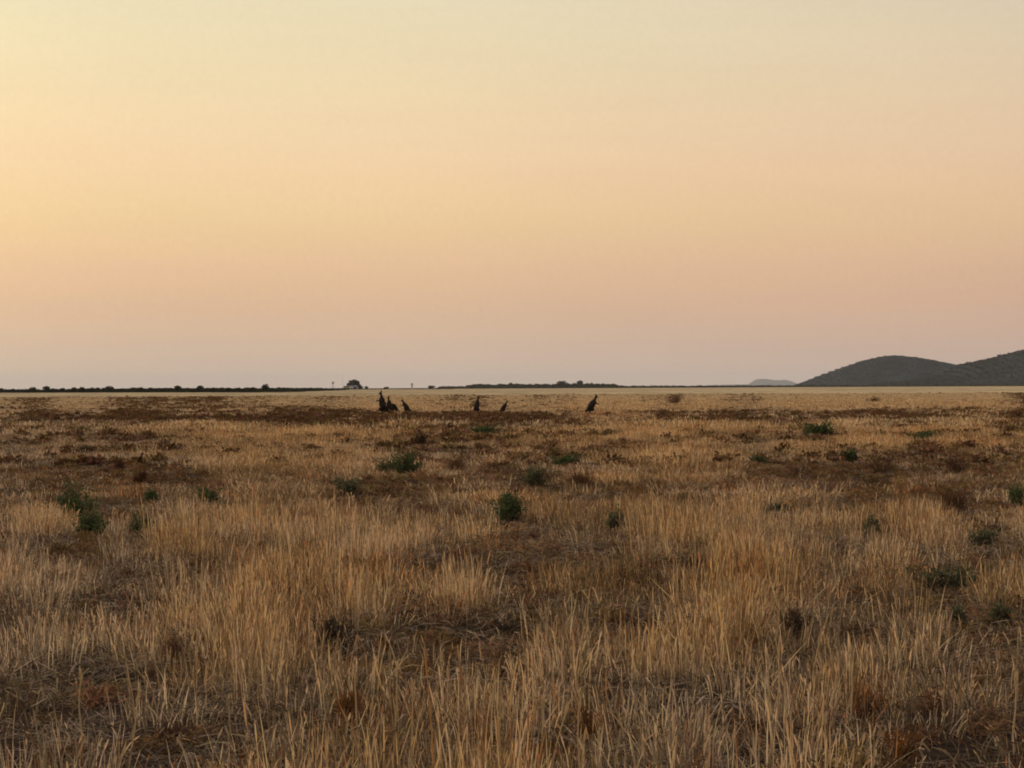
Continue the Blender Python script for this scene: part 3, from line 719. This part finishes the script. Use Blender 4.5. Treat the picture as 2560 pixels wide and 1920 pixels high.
for i, (zx, zt) in enumerate([(8,252),(55,264),(100,262),(140,262),(185,264),(230,264),(280,246),(330,266),(370,262),(404,240),(450,254),(490,260),(540,250),(590,256),(640,248),(680,256),(712,246),(760,252),(800,248),(845,250),
        (900,252),(950,240),(990,256),(1040,258),(1080,262),(1150,250),(1190,252),(1217,246),(1262,260),(1300,250),(1340,256),(1400,256),(1450,260),(1490,256),(1532,238),(1570,254),(1610,262),(1655,256),(1700,252),(1732,238),(1775,258),
        (1830,254),(1870,252),(1920,256),(1965,252),(2010,258),(2055,254),(2100,260),(2150,256),(2185,248)]):
    px = zx/3.456; lab = next((v for k_, v in TALL.items() if abs(k_-px) < 1), 'low dark scrub tree in the line along the left horizon')
    tree(px, 900+zt/3.456, 981.5, 20 if zt > 245 else 24, float(np.interp(px, EDGE_PX, EDGE_D)), lab, GL, i)
tree(664, 965, 981, 24, 1040, 'dark domed tree at the right end of the left tree line', GL, 3)
GM = 'trees in the dark clump on the centre skyline'
for i, (px, top, w, lab) in enumerate([
 (1150,964.5,26,None),(1180,963.5,26,None),(1200,963.5,24,None),(1220,960.5,14,None),(1244,963,24,None),(1262,961,20,None),(1277,956,16,'small peaked tree near the left end of the centre clump'),(1292,959,20,None),(1308,958.5,20,None),(1324,959,20,None),
 (1341,955.5,18,'pointed tree left of the gap in the centre skyline clump'),(1352,960,14,None),(1370,958.5,18,None),(1384,959,16,None),(1402,948.5,36,'largest domed tree on the centre skyline'),(1420,958,16,None),(1435,958,18,None),
 (1451,952.5,22,'second largest domed tree, right of the largest on the centre skyline'),(1468,957.5,16,None),(1480,959,18,None),(1492,957.5,18,None),(1508,957,18,None),(1522,959,18,None),(1534,961.5,16,None),(1542,964,12,None),
 (1702,962.5,22,'low hump of scrub right of the centre clump'),(1751,961.5,14,'small dark bush on the thin skyline strip left of the far blue hill')]):
    tree(px, top, 971.5 if px < 1560 else 969, w, 4350 if px < 1560 else 4700, lab or 'low tree making up the dark clump on the centre skyline', GM, i+2)
tree(1076, 964, 973, 24, 3300, 'low dark bush right of the grey tank tower on the skyline', GM, 1)
tree(968, 966.5, 974, 18, 3000, 'small bush between the farmhouse tree and the grey tank tower', GM, 2)
tree(916, 966, 974, 14, 2990, 'small bush just right of the farmhouse tree', GM, 4)
# farm: big tree over a grey shed
fd = 3000.0; fk = fd/FPX
p = at_dist(886, fd)
root = empty('farm_tree', p, .4); link('crown', crown_mesh(36*fk, 25*fk, 900, lo=.42, n=1100, leaf=.10), root); link('trunk', trunk_mesh(30*fk, 24*fk, 901), root)
tag(root, 'largest dark tree on the skyline, spreading over the grey farm shed', 'tree')
p2 = at_dist(897, fd+6); tree(898, 960, 974, 22, fd+8, 'low dark bush at the right foot of the farm tree', None, 0)
shed_m = plain_mat('weathered_iron', (.16, .15, .155), var=.15, scale=.6, rough=.6)
pale_m = plain_mat('pale_render', (.42, .36, .27), var=.12, scale=.5)
brown_m = plain_mat('brown_iron', (.14, .085, .05), var=.2, scale=.6, rough=.6)
dark_m = plain_mat('dark_opening', (.02, .018, .017), var=.1)
def building(name, px, dist, w, d, wall_h, roof_h, wm, rm, label, door=(0, .9, 1.9)):
    root = empty(name, at_dist(px, dist), .12)
    b = MB(); b.box((-w/2, -d/2, 0), (w/2, d/2, wall_h)); link('wall', b.mesh('wall', wm), root)
    b = MB(); e = .35
    for s_ in (-1, 1):
        b.add([(-w/2-e, s_*(d/2+e), wall_h-.08), (w/2+e, s_*(d/2+e), wall_h-.08), (w/2+e, 0, wall_h+roof_h), (-w/2-e, 0, wall_h+roof_h),
               (-w/2-e, s_*(d/2+e), wall_h+.04), (w/2+e, s_*(d/2+e), wall_h+.04), (w/2+e, 0, wall_h+roof_h+.12), (-w/2-e, 0, wall_h+roof_h+.12)],
              [(0,1,2,3),(4,7,6,5),(0,4,5,1),(1,5,6,2),(3,2,6,7),(0,3,7,4)])
    link('roof', b.mesh('roof', rm), root)
    for x_ in (-w*.28, w*.28):
        b = MB(); b.box((x_-.5, -d/2-.04, .9), (x_+.5, -d/2+.02, 2.0)); link('window', b.mesh('window', dark_m), root)
    b = MB(); b.box((door[0]-door[1]/2, -d/2-.05, 0), (door[0]+door[1]/2, -d/2+.02, door[2])); link('door', b.mesh('door', dark_m), root)
    return tag(root, label, 'farm building')
building('farm_shed', 886, fd-9, 7.5, 5, 3.4, 1.8, shed_m, shed_m, 'grey iron farm shed standing under the large skyline tree', (0, 2.4, 2.6))
building('farmhouse', 868, fd-4, 8.2, 6, 3.0, 1.5, pale_m, brown_m, 'pale low farmhouse with brown roof left of the farm tree')
building('farm_outbuilding', 878, fd-22, 4.5, 3.5, 2.2, .8, pale_m, pale_m, 'small pale outbuilding between the farmhouse and the grey shed')
steel = plain_mat('grey_steel', (.36, .34, .33), var=.1, scale=1, rough=.5)
# windmill
root = empty('windmill', at_dist(832, fd), 0.3)
b = MB()
for sx in (-1, 1):
    for sy in (-1, 1): b.tube([(sx*1.1, sy*1.1, 0), (sx*.22, sy*.22, 8.2)], [.14, .10], 5)
for z in (1.6, 3.2, 4.8, 6.4):
    q = 1.1-.88*z/8.2
    for a_2, b_2 in (((-q,-q),(q,-q)), ((q,-q),(q,q)), ((q,q),(-q,q)), ((-q,q),(-q,-q))): b.tube([(*a_2, z), (*b_2, z)], .06, 4)
link('tower', b.mesh('tower', steel), root)
b = MB(); b.tube([(0, -.6, 8.5), (0, .5, 8.5)], .3, 8); link('hub', b.mesh('hub', steel), root)
bl = MB(); bl.add([(-.12, 0, .35), (.12, .06, .35), (.36, .12, 1.55), (-.36, -.12, 1.55)], [(0, 1, 2, 3)]); bm_ = bl.mesh('blade', steel)
for i in range(14):
    o = link('blade', bm_, root, (0, -.65, 8.5)); o.rotation_euler = (0, i*2*math.pi/14, 0)
b = MB(); b.box((-.04, .5, 8.45), (.04, 1.8, 8.55)); b.box((-.03, 1.6, 8.1), (.03, 2.9, 8.9)); link('tail_vane', b.mesh('tail_vane', steel), root)
tag(root, 'thin grey windmill with a round fan left of the farmhouse', 'windmill')
# mast
root = empty('radio_mast', at_dist(857, fd), 0)
b = MB(); b.tube([(0, 0, 0), (0, 0, 19)], [.16, .10], 6); link('pole', b.mesh('pole', steel), root)
for z in (9, 13, 17):
    b = MB(); b.box((-.6, -.05, z), (.6, .05, z+.1)); link('cross_arm', b.mesh('cross_arm', steel), root)
tag(root, 'very thin tall mast beside the farmhouse', 'mast')
# tank tower
root = empty('water_tower', at_dist(1030, fd), 0)
b = MB(); b.tube([(0, 0, 4.6), (0, 0, 7.4), (0, 0, 8.2)], [1.45, 1.45, .3], 18); link('tank', b.mesh('tank', steel), root)
lg = MB(); lg.tube([(0, 0, 0), (0, 0, 4.6)], .22, 6); lgm = lg.mesh('leg', steel)
for sx in (-1, 1):
    for sy in (-1, 1): link('leg', lgm, root, (sx*.95, sy*.95, 0))
b = MB()
for z in (1.2, 3.0):
    b.box((-1, -1.0, z), (1, -.9, z+.15)); b.box((-1, .9, z), (1, 1.0, z+.15))
b.tube([(0, 0, 0), (0, 0, 4.6)], .5, 8)
link('brace', b.mesh('brace', steel), root)
tag(root, 'small grey water tower alone on the skyline between the kangaroos and the centre clump', 'water tower')

# thin dark scrub beyond the field's far edge: one mass
b = MB(); r = np.random.default_rng(55)
def bushlet(x, y, w, h):
    for j in range(5):
        px_, py_ = x + r.normal(0, .3)*w, y + r.normal(0, .3)*w; a = r.uniform(0, 3.14)
        c = np.array([1, 1, r.uniform(.8, 1.1)])*r.uniform(.5, 1.4); u = np.array([math.cos(a), math.sin(a), 0])*w*.5; hh = h*r.uniform(.55, 1.0)
        b.add([(px_-u[0], py_-u[1], -.2), (px_+u[0], py_+u[1], -.2), (px_+u[0]*.9, py_+u[1]*.9, hh*.6), (px_+u[0]*.25, py_+u[1]*.25, hh), (px_-u[0]*.5, py_-u[1]*.5, hh*.9), (px_-u[0]*.95, py_-u[1]*.95, hh*.45)], [(0,1,2,3,4,5)], c)
pxs = np.concatenate([r.uniform(-250, 870, 1300), r.uniform(1100, 2800, 2600)])
for px in pxs:
    if px < 870: d = float(np.interp(px, EDGE_PX, EDGE_D))*r.uniform(1.0, 1.35); hm = 1.9
    else: d = float(np.interp(px, EDGE_PX, EDGE_D))*r.uniform(1.0, 1.12); hm = 7.5 if 1190 < px < 1540 else 4.2
    p = at_dist(px, d); bushlet(p.x, p.y, hm*r.uniform(1.5, 3.5), hm*r.choice([r.uniform(.3, .7), r.uniform(.6, 1.3)]))
for px in list(r.uniform(900, 960, 60)) + list(r.uniform(1000, 1130, 60)):
    p = at_dist(px, 3100*r.uniform(1, 1.2)); bushlet(p.x, p.y, 5*r.uniform(.8, 2), r.uniform(.6, 1.3))
tag(link('distant_scrub', b.mesh('distant_scrub', leaf_m)), 'thin dark strip of low scrub along the horizon', 'scrub', kind='stuff')

# ------------------------------------------------------------------ haze over the whole plain
HAZE = 1.4e-5
if HAZE:
    b = MB(); b.box((-63000, -63000, -4.0), (63000, 63000, 300))
    hm_, t = new_mat('air'); pv = t.nodes.new('ShaderNodeVolumePrincipled'); pv.inputs['Density'].default_value = HAZE
    pv.inputs['Color'].default_value = (.97, .94, .93, 1); pv.inputs['Anisotropy'].default_value = .0
    om = t.nodes.new('ShaderNodeOutputMaterial'); t.links.new(pv.outputs[0], om.inputs['Volume'])
    tag(link('haze', b.mesh('haze', hm_)), 'pale evening haze over the plain', kind='stuff')
